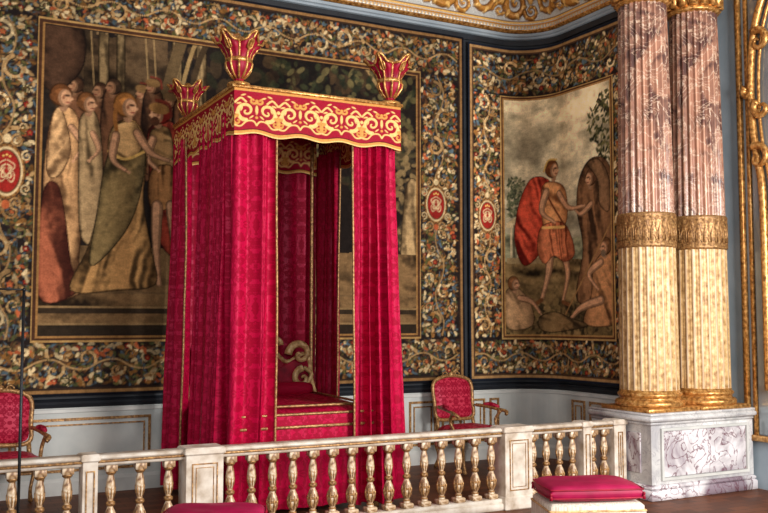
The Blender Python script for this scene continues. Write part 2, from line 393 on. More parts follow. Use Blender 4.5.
def frame(cv,x0,x1,z0,z1,cols):
    for w,col in cols:
        cv.rect(x0,x1,z0,z0+w,col);cv.rect(x0,x1,z1-w,z1,col);cv.rect(x0,x0+w,z0,z1,col);cv.rect(x1-w,x1,z0,z1,col)
        x0+=w;x1-=w;z0+=w;z1-=w
def column_p(cv,u,w,v0,v1):
    cv.cloth(RR([(u-w/2,v0),(u+w/2,v0),(u+w/2,v1),(u-w/2,v1)]),c(70,56,40),c(150,126,90),0,90,5,True,-1,1.0,True)
A=Canvas(0.55,6.13,0.96,5.2,0.0105,DBR)
ix0,ix1,iz0,iz1=1.23,5.45,1.55,4.62
A.rect(ix0,ix1,iz0,iz1,c(38,31,28))
patches(A,ix0,ix1,3.2,iz1,600,[c(58,46,36),c(40,34,30),c(72,58,42),c(50,50,36),c(32,28,26),c(84,66,46)],3,(.03,.12))
A.cloth(RR([(84,40),(166,36),(170,140),(82,150)]),c(42,34,28),c(98,78,56),1.3,20,8,False,1,.5,True)
for (u,w) in ((103,10),(120,8),(176,9),(200,10)): column_p(A,u,w,14,110)
A.rect(R(92,20)[0],R(166,20)[0],R(100,24)[1],R(100,14)[1],c(110,92,66))
for k in range(9): A.line(RR([(96+k*9,24),(97+k*9,36)]),.012,c(136,112,80))
for rr,wd,cl in ((0,.06,c(96,78,54)),(14,.02,c(150,124,84)),(24,.03,c(70,56,40))):
    A.line(crom(RR([(165+rr,95),(196+rr*.6,15+rr),(270,-18+rr),(340-rr*.6,12+rr),(392-rr,90)]),False),wd,cl)
patches(A,R(270,60)[0],ix1,3.5,4.6,320,[c(66,68,46),c(44,48,36),c(98,90,60),c(120,108,72)],13,(.02,.07))
patches(A,R(395,200)[0],ix1,1.9,3.9,200,[c(120,100,70),c(80,70,50),c(56,50,42),c(150,126,88)],17,(.02,.07))
A.cloth(RR([(404,190),(420,196),(424,300),(400,310)]),c(90,70,50),c(180,150,108),.1,60,18)
for u in (60,90,144,152): A.line(RR([(u,25),(u+5,120)]),0.007,c(150,124,86))
A.cloth(RR([(36,245),(420,255),(420,345),(36,345)]),c(58,44,32),c(130,102,70),1.5,30,9,False,-1,.0,True)
A.rect(ix0,ix1,iz0,iz0+0.10,c(52,42,32)); A.rect(ix0,ix1,iz0+.10,iz0+.125,c(136,110,76)); A.rect(ix0,ix1,iz0+.27,iz0+.29,c(136,110,76)); A.rect(ix0,ix1,iz0+.22,iz0+.27,c(58,46,34)); A.rect(ix0,ix1,iz0+.42,iz0+.435,c(116,92,64))
for (u,v,h,hl) in ((142,94,c(60,40,30),c(130,100,64)),(170,102,c(90,40,30),c(110,86,58)),(99,92,c(70,48,34),None),(182,98,c(56,44,36),c(120,90,60)),(112,88,c(60,44,32),None),(152,88,c(70,50,36),c(120,92,58)),(74,86,c(70,48,34),None)):
    A.cloth(RR([(u-9,v+8),(u+9,v+8),(u+11,v+80),(u-11,v+80)]),c(46,34,30),c(116,80,56),.2,60,int(u))
    head(A,u,v,6.5,h,-1,c(166,124,92),helm=hl)
A.cloth(RR([(42,26),(78,20),(84,62),(64,88),(42,84)]),c(40,30,26),c(84,60,44),.5,36,21)
A.cloth(RR([(54,112),(72,110),(80,132),(78,170),(82,214),(78,262),(82,292),(40,296),(42,230),(44,160)]),c(100,64,42),c(208,162,114),.14,66,31)
A.cloth(RR([(42,196),(56,184),(64,214),(70,262),(76,292),(38,296)]),c(88,42,34),c(172,102,74),.25,50,35)
A.cloth(RR([(52,116),(62,112),(70,150),(58,176),(46,170)]),c(120,84,56),c(212,170,122),-.5,50,36)
head(A,62,97,9,c(104,66,38)); limb(A,[(71,128),(82,146),(74,160)],3.0,1.8)
A.cloth(RR([(80,118),(96,116),(102,170),(98,236),(80,236),(78,160)]),c(90,72,50),c(178,148,108),.1,75,41); head(A,87,104,8,c(112,74,44)); limb(A,[(92,134),(98,150),(90,160)],2.6,1.6)
A.cloth(RR([(148,130),(172,124),(184,170),(184,230),(170,256),(152,226),(148,170)]),c(70,30,28),c(164,72,54),.15,56,61,True,1)
A.cloth(RR([(149,134),(168,130),(172,168),(152,172)]),c(80,62,44),c(170,134,90),1.3,80,63,True,1)
A.cloth(RR([(150,172),(172,168),(176,204),(150,208)]),c(90,60,40),c(168,122,78),0,110,64,True,1)
limb(A,[(156,206),(155,244),(158,286)],4.8,2.4,hand=False); limb(A,[(170,206),(174,246),(174,286)],4.8,2.4,hand=False)
head(A,158,115,9,c(120,40,32),-1,beard=c(80,50,34),helm=c(140,104,62)); limb(A,[(152,140),(146,158),(156,170)],3.6,2)
A.cloth(RR([(113,126),(134,122),(146,150),(142,200),(150,250),(154,284),(118,290),(70,290),(88,246),(102,190),(108,150)]),c(72,54,34),c(198,152,98),-.22,60,51)
A.cloth(RR([(110,150),(142,148),(140,190),(124,232),(90,266),(96,214)]),c(54,50,36),c(150,126,84),-.6,44,57)
A.cloth(RR([(112,128),(134,124),(140,150),(124,160),(108,154)]),c(90,66,42),c(206,166,114),1.0,60,58)
A.line(crom(RR([(108,152),(124,160),(144,152)]),False),0.014,c(206,168,100))
head(A,126,107,10,c(146,98,52)); A.line(crom(RR([(118,104),(114,116),(116,134)]),False),.02,c(146,98,52)); limb(A,[(136,134),(150,154),(170,162)],3.8,2.0); limb(A,[(115,136),(112,160),(126,172)],3.6,2.0)
for x0_,x1_ in ((.55,ix0),(ix1,6.13)): A.rect(x0_,x1_,.96,5.2,GND)
A.rect(.55,6.13,.96,iz0,GND); A.rect(.55,6.13,iz1,5.2,GND)
border(A,0.64,ix0-.06,1.52,4.66,True,11); border(A,ix1+.06,6.04,1.52,4.66,True,12,1.1)
border(A,0.64,6.04,1.04,1.49,False,13); border(A,0.64,6.04,4.68,5.12,False,14)
frame(A,ix0-.07,ix1+.07,iz0-.07,iz1+.07,[(.018,c(166,132,84)),(.03,c(76,50,36)),(.02,c(150,112,68))])
frame(A,.55,6.13,.96,5.2,[(.03,c(22,24,32)),(.03,c(140,106,68)),(.015,c(60,44,34))])
medallion(A,R(8,172)[0]-.02,R(8,172)[1],.12,.20); medallion(A,R(434,205)[0],R(434,205)[1],.11,.17)
medallion(A,3.4,1.27,.16,.09)
weave(A,5,1.25)
S0=6.20; S1=9.0
B=Canvas(S0,S1,0.96,5.16,0.0105,DBR)
jx0=R(503,200)[0]; jx1=S1-.55; jz0=1.52; jz1=4.48
w=B.win(jx0,jx1,jz0,jz1); zz=(B.Z[w]-jz0)/(jz1-jz0)
sky=np.array(c(222,202,164)); mid=np.array(c(150,144,122)); f=np.clip(zz*1.5-.45,0,1)[...,None]
cl=(.6*vnoise(B.X[w],B.Z[w]*1.7,2.6,77)+.4*vnoise(B.X[w],B.Z[w]*1.7,7,78))[...,None]
B.C[w]=(mid*(1-f)+sky*f)*(0.55+0.75*sstep(.25,.75,cl))
B.cloth(RR([(498,232),(560,240),(640,228),(640,270),(498,272)]),c(80,84,68),c(160,156,124),1.5,30,70,False,-1,.0,True)
B.cloth(RR([(498,262),(560,258),(640,262),(640,345),(498,345)]),c(58,48,34),c(150,124,84),1.4,30,71,False,-1,0,True)
patches(B,jx0,jx1,jz0,jz0+.4,260,[c(50,44,32),c(98,82,54),c(40,36,30),c(130,108,70)],72,(.015,.06))
tx=[510,517,524,531,538]
B.poly(RR([(505,224),(543,224),(524,212)]),c(184,164,126),False); B.rect(R(505,226)[0],R(543,226)[0],R(505,228)[1],R(505,223)[1],c(196,176,138))
for u in tx: B.line(RR([(u,226),(u,258)]),0.015,c(196,178,142)); B.line(RR([(u+3,226),(u+3,258)]),0.010,c(84,76,60))
B.rect(R(505,258)[0],R(543,258)[0],R(520,264)[1],R(520,258)[1],c(160,138,100))
r_=random.Random(9)
B.line(crom(RR([(634,300),(614,210),(620,130),(600,100)]),False),0.03,c(56,44,32))
for i in range(600):
    a=r_.random()*6.28; q=r_.random()**.5; x,z=R(624+34*q*math.cos(a),125+40*q*math.sin(a)); B.ell(x,z,r_.uniform(.02,.04),.014,r_.random()*3,r_.choice([c(70,72,46),c(44,46,34),c(116,108,70),c(86,84,56)]))
for i in range(200):
    x,z=R(506+18*r_.random(),178+40*r_.random()); B.ell(x,z,.026,.012,r_.random()*3,r_.choice([c(96,100,74),c(66,70,54),c(140,136,104)]))
B.cloth(RR([(582,180),(592,160),(606,158),(614,172),(620,210),(616,262),(608,300),(580,300),(586,250),(580,210)]),c(50,34,28),c(146,106,74),.12,56,81)
head(B,593,178,8,c(96,66,46),-1); B.cloth(RR([(590,164),(602,160),(612,180),(612,210),(602,204),(600,180)]),c(60,44,34),c(140,106,76),.3,70,82)
limb(B,[(594,204),(584,214),(578,209)],3.2,1.8)
B.cloth(RR([(534,178),(550,180),(556,196),(550,230),(542,252),(524,266),(514,244),(516,214),(524,190)]),c(128,26,22),c(220,96,70),.45,56,83)
limb(B,[(552,252),(550,274),(543,300)],5.2,2.4,hand=False); limb(B,[(566,250),(571,274),(566,302)],5.2,2.4,hand=False)
for P in ([(543,300),(536,304)],[(566,302),(573,305)]): B.line(RR(P),.024,c(120,80,50))
B.cloth(RR([(544,186),(566,186),(571,210),(566,228),(546,230)]),c(130,72,44),c(216,156,104),1.3,50,85)
B.cloth(RR([(544,226),(568,224),(578,252),(568,262),(556,256),(546,264),(538,250)]),c(130,56,38),c(210,130,90),.05,110,87)
B.line(crom(RR([(544,188),(556,208),(568,226)]),False),.014,c(110,60,40)); B.line(RR([(544,228),(568,227)]),.016,c(226,180,110))
limb(B,[(562,194),(572,208),(586,206)],4.0,2.0); limb(B,[(548,192),(543,212),(556,222)],4,2.1)
head(B,555,170,9,c(104,62,36)); B.line(crom(RR([(545,172),(550,161),(560,160)]),False),.012,c(200,160,90))
B.cloth(RR([(598,262),(616,250),(626,290),(624,322),(588,324),(594,296)]),c(80,54,38),c(190,138,94),.4,50,91); head(B,608,247,8,c(100,70,46),-1,beard=c(120,100,80)); limb(B,[(604,262),(592,274),(600,288)],4,2.0)
B.line(RR([(614,222),(566,320)]),0.010,c(150,114,74))
limb(B,[(604,300),(584,308),(572,322)],4.6,2.4)
B.cloth(RR([(508,288),(520,290),(532,306),(532,326),(506,328),(502,300)]),c(110,82,58),c(200,160,118),.5,50,95); head(B,513,284,7,c(120,80,50)); limb(B,[(519,298),(532,302),(542,314)],3.4,2)
B.cloth(RR([(540,318),(556,312),(574,318),(590,326),(548,332)]),c(70,58,44),c(140,112,76),1.2,60,96)
for a_,b_ in ((S0,jx0),(jx1,S1)): B.rect(a_,b_,.96,5.16,GND)
B.rect(S0,S1,.96,jz0,GND); B.rect(S0,S1,jz1,5.16,GND)
border(B,S0+.07,jx0-.05,1.5,4.55,True,21,1.3); border(B,jx1+.05,S1-.08,1.5,4.55,True,22,1.2)
border(B,S0+.07,S1-.08,1.03,1.46,False,23,1.15); border(B,S0+.07,S1-.08,4.54,5.08,False,24,1.2)
frame(B,jx0-.06,jx1+.06,jz0-.06,jz1+.06,[(.02,c(180,146,94)),(.02,c(90,54,38)),(.02,c(166,128,80))])
frame(B,S0,S1,.96,5.16,[(.03,c(30,36,48)),(.03,c(156,122,82)),(.015,c(80,58,42))])
medallion(B,(S0+jx0)/2+.01,R(487,216)[1],.10,.16)
weave(B,8,1.45)
def grid_faces(nz,nx,flip=False):
    I=np.arange(nz*nx).reshape(nz,nx); q=np.stack([I[:-1,:-1],I[:-1,1:],I[1:,1:],I[1:,:-1]],-1).reshape(-1,4)
    return q[:,::-1] if flip else q
def grid_obj(name,V,nz,nx,C,mat,parent=None,flip=False,loc=(0,0,0)):
    F=grid_faces(nz,nx,flip); me=bpy.data.meshes.new(name)
    me.vertices.add(len(V)); me.vertices.foreach_set('co',np.asarray(V,dtype=np.float32).ravel())
    me.loops.add(F.size); me.loops.foreach_set('vertex_index',F.astype(np.int32).ravel())
    me.polygons.add(len(F)); me.polygons.foreach_set('loop_start',np.arange(0,F.size,4,dtype=np.int32))
    me.update(calc_edges=True); me.polygons.foreach_set('use_smooth',[True]*len(F))
    if C is not None:
        at=me.color_attributes.new('Paint','FLOAT_COLOR','POINT'); cc=np.ones((len(V),4),dtype=np.float32); cc[:,:3]=C.reshape(-1,3); at.data.foreach_set('color',cc.ravel())
    me.materials.append(mat); me.validate(); ob=bpy.data.objects.new(name,me); sc.collection.objects.link(ob); ob.location=loc
    if parent: ob.parent=parent
    return ob
def wave_wall(cv,amp):
    px=np.interp(cv.xs,SS,[p[0] for p in pp]); py=np.interp(cv.xs,SS,[p[1] for p in pp])
    nx_=np.gradient(py,cv.xs); ny_=-np.gradient(px,cv.xs)
    off=0.03+amp*vnoise(cv.X,cv.Z*.25,1.6,3)
    return np.stack([px[None,:]+nx_[None,:]*off,py[None,:]+ny_[None,:]*off,cv.Z],-1).reshape(-1,3)
tag(grid_obj('tapestry',wave_wall(A,.035),A.nz,A.nx,A.C,M_TAP),'large brown woven wool tapestry of robed court figures with scroll border','tapestry')
tag(grid_obj('tapestry',wave_wall(B,.03),B.nz,B.nx,B.C,M_TAP),'tapestry of red-cloaked warrior in pale landscape, wrapping the curved corner','tapestry')
# ------------------------------------------------------------ shell
def sweep(name,prof,mat,part='all',x0=-1.5,label=None):
    V=[];cols=None
    for d,z in prof:
        P=wallpath(d,x0); P=[p for p in P if part=='all' or (part=='back' and p[2]=='b') or (part=='side' and p[2]!='b')]
        if part=='side': q=wallpath(d,x0)[1]; P=[q]+P
        cols=len(P); V+=[(p[0],p[1],z) for p in P]
    F=[tuple(int(i) for i in f) for f in grid_faces(len(prof),cols)]
    return struct(mesh(name,V,F,mat,smooth=False),label)
sweep('wall_back',[(0,0),(0,6.6)],WALLG,'back',-3)
sweep('wall_side',[(0,0),(0,6.6)],WALLG,'side')
sweep('trim_1',[(.004,.0),(.004,.90)],DADO,label='off-white painted dado facing')
sweep('trim_10',[(.006,.93),(.006,5.2)],DARK,label='dark blue cloth facing behind the tapestries')
sweep('baseboard_back',[(.004,0),(.03,0),(.03,.13),(.015,.16),(.004,.16)],WHITE)
sweep('trim_2',[(.004,.84),(.02,.85),(.035,.88),(.02,.90),(.03,.915),(.004,.93)],DARK,label='dark dado rail')
sweep('trim_3',[(.004,.79),(.018,.795),(.018,.825),(.004,.83)],WHITE,label='white dado moulding')
sweep('trim_4',[(.004,5.2),(.03,5.2),(.03,5.27),(.004,5.27)],DARK,label='dark picture strip under the cornice')
sweep('trim_5',[(.004,5.27),(.05,5.28),(.06,5.30),(.08,5.31),(.09,5.34),(.07,5.345)],PILA,label='pale cornice moulding')
sweep('trim_6',[(.05,5.345),(.09,5.35),(.12,5.37),(.12,5.385),(.09,5.39)],GOLD,label='gilded cornice moulding')
CV=Canvas(-1.5,9.3,0,1.45,0.012,c(198,198,192))
g1,g2_,g3=c(196,134,56),c(240,190,106),c(116,76,36)
for k in range(20):
    s=-1.2+k*.54; dd=1 if k%2 else -1
    leafscroll(CV,s,.36,.19,math.pi/2*(1+k%2),dd,g1,g2_,.09,out=g3,k=1.25)
    leafscroll(CV,s+.27,.56,.15,0,-dd,g1,g2_,.09,out=g3,k=1.25)
    leafscroll(CV,s+.27,.25,.11,math.pi,dd,g1,g2_,.07,out=g3,k=1.2)
    CV.ell(s+.27,.40,.05,.06,0,g2_,.09)
    leafscroll(CV,s,.98,.16,1,dd,g1,g2_,.07,out=g3); leafscroll(CV,s+.27,1.1,.14,2,-dd,g1,g2_,.07,out=g3)
CV.rect(-1.5,9.3,.06,.075,g1); CV.rect(-1.5,9.3,.09,.115,g2_); CV.rect(-1.5,9.3,.115,.13,g3); CV.rect(-1.5,9.3,.76,.81,g2_); CV.rect(-1.5,9.3,.81,.83,g3)
for k in range(220): CV.dot(-1.5+k*.05,.035,.016,c(226,180,108),.02)
nx=CV.nx; Vs=np.zeros((CV.nz,nx,3))
for j in range(CV.nz):
    a=CV.zs[j]/1.45*math.pi/2; d0=.09+1.0*(1-math.cos(a)); z0=5.385+.85*math.sin(a)
    r=max(RC-d0,0.0); cx,cy=XS-d0-r,YB-d0-r
    s=CV.xs; sb=XS-RC; arc=RC*math.pi/2
    x=np.where(s<sb,-1.5+(s+1.5)*(cx+1.5)/(sb+1.5),np.where(s<sb+arc,cx+r*np.sin((s-sb)/arc*math.pi/2),XS-d0))
    y=np.where(s<sb,YB-d0,np.where(s<sb+arc,cy+r*np.cos((s-sb)/arc*math.pi/2),cy-(s-sb-arc)))
    th=np.clip((s-sb)/arc,0,1)*math.pi/2; h=CV.H[j]
    Vs[j,:,0]=x-np.sin(th)*h*.6; Vs[j,:,1]=y-np.cos(th)*h*.6; Vs[j,:,2]=z0-h*.4*math.sin(a)
cove=grid_obj('ceiling',Vs.reshape(-1,3),CV.nz,nx,CV.C,M_COVE); struct(cove,'coved ceiling edge with gilded scroll relief')
g=G(); g.box(-3,XS+.6,-3,YB-1.0,6.23,6.33); struct(g.make('ceiling',WHITE,flat=True),'white flat ceiling')
m,nt,b=newmat('oak_parquet'); tc=N(nt,'ShaderNodeTexCoord'); br=N(nt,'ShaderNodeTexBrick',inp={'Scale':2.2,'Mortar Size':.006,'Color1':(*c(118,70,44),1),'Color2':(*c(88,52,34),1),'Mortar':(*c(36,22,16),1)})
nt.links.new(tc.outputs['Object'],br.inputs[0]); nt.links.new(br.outputs[0],b.inputs['Base Color']); b.inputs['Roughness'].default_value=.5; b.inputs['Specular IOR Level'].default_value=.15
g=G(); g.box(-4,8.4,-3,YB+.1,-.1,0); struct(g.make('floor',m,flat=True),'brown oak parquet floor')
XR=7.78
g=G(); g.box(XS+.01,XR,YE,YE+.1,0,6.6); struct(g.make('wall_return',PILA,flat=True))
g=G(); g.box(XR,XR+.12,-1,YE+.1,0,6.6); struct(g.make('wall_right',PILA,flat=True),'pale blue-grey painted wall')
def pframe(g,x0,x1,y,z0,z1,w=.018,d=.015,m=0):
    g.box(x0,x1,y-d,y,z0,z0+w,m=m);g.box(x0,x1,y-d,y,z1-w,z1,m=m);g.box(x0,x0+w,y-d,y,z0+w,z1-w,m=m);g.box(x1-w,x1,y-d,y,z0+w,z1-w,m=m)
g=G()
for x0,x1 in ((.1,.9),(1.0,2.35),(2.5,4.1),(4.25,4.85),(4.93,5.3),(5.38,5.75),(5.83,6.0),(6.08,6.45),(6.52,6.66)):
    pframe(g,x0,x1,YB-.004,.22,.74,.026)
    if x1-x0>.2: pframe(g,x0+.06,x1-.06,YB-.004,.28,.68,.014)
struct(g.make('trim_7',GOLD_D,flat=True),'gilded dado panel mouldings')
g=G()
for y0,y1 in ((8.62,8.86),(8.0,8.54),(7.5,7.92)):
    for (q,w) in ((0,.026),(.06,.014)):
        a0,a1,z0,z1=y0+q,y1-q,.22+q,.74-q; X=XS-.004
        g.box(X-.015,X,a0,a1,z0,z0+w);g.box(X-.015,X,a0,a1,z1-w,z1);g.box(X-.015,X,a0,a0+w,z0+w,z1-w);g.box(X-.015,X,a1-w,a1,z0+w,z1-w)
struct(g.make('trim_8',GOLD_D,flat=True),'gilded dado panel mouldings on side wall')
# ------------------------------------------------------------ columns & pedestal
px0,px1,py0,py1=6.34,7.74,6.56,7.42
ped=empty('column_pedestal',(px0,py0,0),'grey-white marble pedestal with purple-veined inset panels under the columns','pedestal')
def P_(g,name,mat,par,**k):
    return g.make(name,mat,parent=par,loc=tuple(-x for x in par.location),**k)
g=G(); g.box(px0-.03,px1,py0-.03,py1,0,.10,.01); g.box(px0-.015,px1,py0-.015,py1,.10,.14,.012); P_(g,'plinth',M_PAN,ped)
g=G(); g.box(px0+.02,px1,py0+.02,py1,.14,.70,.004); P_(g,'pedestal_body',M_PED,ped,flat=True)
g=G(); g.box(px0,px1,py0,py1,.70,.735,.012); g.box(px0-.04,px1,py0-.04,py1,.735,.79,.014); g.box(px0-.02,px1,py0-.02,py1,.79,.815,.006); P_(g,'pedestal_cornice',M_PED,ped)
g=G(); g.box(px0+.16,px1-.12,py0+.008,py0+.022,.21,.64,.004); P_(g,'marble_panel',M_PAN,ped,flat=True)
g=G(); g.box(px0+.008,px0+.022,py0+.16,py1-.14,.24,.62,.004); P_(g,'marble_panel',M_PAN,ped,flat=True)
g=G(); pframe(g,px0+.13,px1-.09,py0+.02,.18,.67,.026,.026); P_(g,'panel_moulding',WHITE,ped,flat=True)
def column(x,y,z0=.815,r=.29,lab=''):
    e=empty('column',(x,y,z0),lab,'column','pair of marble columns')
    g=G(); g.box(-r*1.15,r*1.15,-r*1.15,r*1.15,0,.04,.006)
    g.lathe([(r*1.13,.04),(r*1.17,.055),(r*1.17,.08),(r*1.12,.10),(r*1.03,.108),(r*1.02,.13),(r*1.06,.14),(r*1.09,.155),(r*1.06,.17),(r*1.01,.18),(r*1.01,.20)],48)
    g.make('column_base',GOLD,parent=e)
    nf=24; K=8
    def flute(name,za,zb,mats,gold):
        seg=nf*K; V=[];F=[];M=[]; rows=14
        for j in range(rows+1):
            z=za+(zb-za)*j/rows; rr=r*(1-.17*((z)/4.1)**1.6)
            for i in range(seg):
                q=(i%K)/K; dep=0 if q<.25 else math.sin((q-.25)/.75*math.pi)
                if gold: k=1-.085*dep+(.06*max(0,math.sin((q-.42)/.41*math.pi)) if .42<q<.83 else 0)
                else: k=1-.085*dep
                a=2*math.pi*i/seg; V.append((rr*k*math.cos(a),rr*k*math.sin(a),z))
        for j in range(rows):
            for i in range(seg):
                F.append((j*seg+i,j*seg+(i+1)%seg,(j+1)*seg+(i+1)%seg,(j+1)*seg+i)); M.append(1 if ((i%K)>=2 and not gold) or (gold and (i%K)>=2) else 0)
        mesh(name,V,F,mats,True,e,midx=M)
    flute('lower_shaft',.20,1.62,[CREAMCOL,HEADG],True)
    rb=r*.975
    g=G(); g.lathe([(rb,1.60),(rb*1.03,1.615),(rb*1.03,1.635),(rb*1.01,1.645),(rb*1.01,1.90),(rb*1.03,1.91),(rb*1.03,1.93),(rb*1.0,1.945)],96,mod=lambda a,z:1+(.02*math.cos(a*24) if 1.64<z<1.905 else 0))
    for i in range(24):
        a=2*math.pi*i/24
        P=[((rb+.004)*math.cos(a+q*.09),(rb+.004)*math.sin(a+q*.09),1.67+w) for q,w in ((-1,0),(-1.1,.09),(0,.2),(1.1,.09),(1,0),(0,.05))]
        g.tube(P,.007,5)
    g.make('gilt_band',GOLD_D,parent=e)
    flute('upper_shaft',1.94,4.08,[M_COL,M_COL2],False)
    rt=r*.84
    g=G(); g.lathe([(rt,4.07),(rt*1.1,4.085),(rt*1.12,4.11),(rt*1.02,4.13),(rt*1.02,4.3),(rt*1.25,4.5),(rt*1.5,4.6),(rt*1.5,4.68)],48,mod=lambda a,z:1+(.09*abs(math.cos(a*8)) if 4.15<z<4.55 else 0))
    for i in range(16):
        a=2*math.pi*i/16
        P=[((rt*1.06+q)*math.cos(a),(rt*1.06+q)*math.sin(a),4.13+w) for q,w in ((0,0),(.01,.1),(.03,.18),(.075,.2),(.08,.17))]
        g.tube(P,lambda t:.04*(1-t)+.012,6)
    g.make('capital',GOLD,parent=e)
    return e
column(6.67,6.91,lab='rose marble fluted column with gilded lower flutes standing nearer the bed')
column(7.355,6.88,lab='rose marble fluted column with gilded lower flutes beside the wall')
g=G(); g.box(px0-.02,XR,py0+.0,YE-.01,5.5,6.23); struct(g.make('trim_9',WHITE,flat=True),'entablature above the columns')
mf=empty('wall_mirror',(XR,5.6,1.0),'tall mirror in carved gilded frame with scrollwork','mirror')
g=G()
def vb(y0,y1,z0,z1,t): g.box(XR-t,XR,y0,y1,z0,z1,.006)
vb(6.62,6.67,.5,5.9,.05); vb(6.53,6.57,.5,5.9,.035); vb(4.6,4.65,.5,5.9,.05); vb(4.6,6.67,.48,.54,.06)
P_(g,'gilt_frame',GOLD,mf)
g=G()
pts=crom([(6.36,1.0),(6.36,2.0),(6.37,3.0),(6.44,3.45),(6.48,3.9),(6.46,4.4),(6.38,4.8),(6.2,5.15),(5.9,5.4)],False,8)
g.tube([(XR-.05,y,z) for y,z in pts],.04,10); g.tube([(XR-.04,y-.09,z-.02) for y,z in pts],.016,8)
for cy,cz,r_0,dd in ((6.40,3.35,.13,1),(6.50,4.05,.06,-1),(6.36,4.55,.12,1),(6.34,3.85,.10,-1),(6.12,5.0,.14,1)):
    g.tube([(XR-.07,y,z) for y,z in spiral(cy,cz,r_0,1.2,1,dd)],lambda t:.034*(1-t)+.010,8)
P_(g,'carved_scrollwork',GOLD,mf)
g=G(); g.box(XR-.012,XR-.004,4.66,6.52,.55,5.9)
mm,nt,b=newmat('old_mirror_glass'); n=N(nt,'ShaderNodeTexNoise',inp={'Scale':3}); r=ramp(nt,n.outputs['Fac'],[(.3,c(130,138,144)),(.7,c(160,168,172))]); nt.links.new(r.outputs[0],b.inputs['Base Color']); b.inputs['Roughness'].default_value=.15; b.inputs['Metallic'].default_value=.4
P_(g,'mirror_glass',mm,mf,flat=True)
# ------------------------------------------------------------ balustrade
YBAL=6.96; ZR=.725
bal=empty('balustrade',(3.3,YBAL,0),'aged cream and gilded balustrade with turned balusters and square posts','balustrade')
def PB(g,name,mat,**k): return P_(g,name,mat,bal,**k)
g=G(); g.box(-.3,6.33,YBAL-.075,YBAL+.075,ZR-.035,ZR,.012); g.box(-.3,6.33,YBAL-.055,YBAL+.055,ZR-.078,ZR-.034,.01); PB(g,'top_rail',BALW)
for s in (-1,1):
    g=G(); g.box(-.3,6.33,YBAL+s*.060-.005,YBAL+s*.060+.005,ZR-.054,ZR-.036,.002); PB(g,'rail_gilding',GOLD_D)
g=G(); g.box(-.3,6.33,YBAL-.085,YBAL+.085,0,.062,.008); g.box(-.3,6.33,YBAL-.065,YBAL+.065,.058,.10,.01); PB(g,'base_rail',BALW)
def post(x0,x1,dep=.10):
    g=G(); g.box(x0,x1,YBAL-dep,YBAL+dep,0,ZR-.03,.005); g.box(x0-.015,x1+.015,YBAL-dep-.015,YBAL+dep+.015,ZR-.045,ZR+.012,.012); g.box(x0-.012,x1+.012,YBAL-dep-.012,YBAL+dep+.012,0,.12,.01)
    o=PB(g,'post',BALW,flat=True); w=x1-x0
    g=G(); k=.045 if w>.15 else .022; pframe(g,x0+k,x1-k,YBAL-dep,.17,.62,.009,.007)
    g.make('post_moulding',GOLD_D,flat=True,parent=o)
    if w>.15:
        g=G(); pframe(g,x0+.075,x1-.075,YBAL-dep,.20,.59,.005,.005); g.make('post_moulding',GOLD_D,flat=True,parent=o)
posts=[(1.226,1.333),(1.97,2.26),(4.88,5.18),(5.80,5.90),(6.18,6.33)]
for a,b_ in posts: post(a,b_,.10 if b_-a>.2 else .075)
bp=[(.030,.04),(.030,.055),(.018,.07),(.026,.085),(.039,.13),(.044,.165),(.038,.20),(.023,.235),(.019,.25),(.030,.258),(.030,.272),(.018,.28),(.021,.30),(.029,.34),(.035,.385),(.031,.425),(.021,.465),(.019,.475),(.032,.485),(.032,.50)]
g=G(); g.lathe(bp,20,(0,0,.10)); g.box(-.046,.046,-.046,.046,.10,.142,.005); g.box(-.041,.041,-.041,.041,.598,.652,.005)
for pr in ([(.028,.058),(.0325,.065),(.028,.072)],[(.019,.245),(.034,.256),(.034,.276),(.019,.286)],[(.024,.473),(.036,.485),(.036,.502),(.028,.507)],[(.044,.155),(.0465,.165),(.044,.175)]): g.lathe(pr,16,(0,0,.10),m=1)
for i in range(8):
    a=2*math.pi*i/8
    g.tube([(r*math.cos(a),r*math.sin(a),.10+z) for r,z in ((.026,.085),(.039,.125),(.044,.165),(.038,.20))],lambda t:.0085*math.sin(.4+t*2.4),5,m=1)
    g.tube([(r*math.cos(a),r*math.sin(a),.10+z) for r,z in ((.022,.30),(.030,.34),(.036,.385))],lambda t:.007*math.sin(.4+t*2.4),5,m=1)
b0=g.make('baluster',[CREAMGOLD,GOLD_D],parent=bal)
def span(a,b_,n): return [a+(b_-a)*(i+.5)/n for i in range(n)]
xs=span(-.25,1.226,8)+span(1.333,1.97,3)+span(2.26,4.88,15)+span(5.18,5.80,4)+span(5.90,6.18,2)
for i,x in enumerate(xs):
    if i==0: o=b0
    else: o=b0.copy(); sc.collection.objects.link(o)
    o.location=(x-bal.location.x,0,0); o.parent=bal
# ------------------------------------------------------------ bed
BX0,BX1,BY0,BY1=2.50,4.12,7.42,9.30; ZT=3.70
bed=empty('state_bed',((BX0+BX1)/2,(BY0+BY1)/2,0),'four-poster state bed with crimson damask curtains and gold embroidered canopy','bed')
def BD(g,name,mat,**k): return P_(g,name,mat,bed,**k)
boff=tuple(-x for x in bed.location)
g=G(); g.box(BX0+.02,BX1-.02,BY0+.02,BY1-.02,ZT-.05,ZT-.01); BD(g,'canopy_roof',REDPLAIN,flat=True)
g=G()
def rectring(g,x0,x1,y0,y1,z0,z1,t):
    g.box(x0,x1,y0,y0+t,z0,z1,.006);g.box(x0,x1,y1-t,y1,z0,z1,.006);g.box(x0,x0+t,y0+t,y1-t,z0,z1,.006);g.box(x1-t,x1,y0+t,y1-t,z0,z1,.006)
rectring(g,BX0-.02,BX1+.02,BY0-.02,BY1+.02,ZT-.02,ZT+.012,.05); BD(g,'canopy_cornice',GOLD)
GE=c(204,144,72); GE2=c(234,190,118); CR=c(150,4,36)
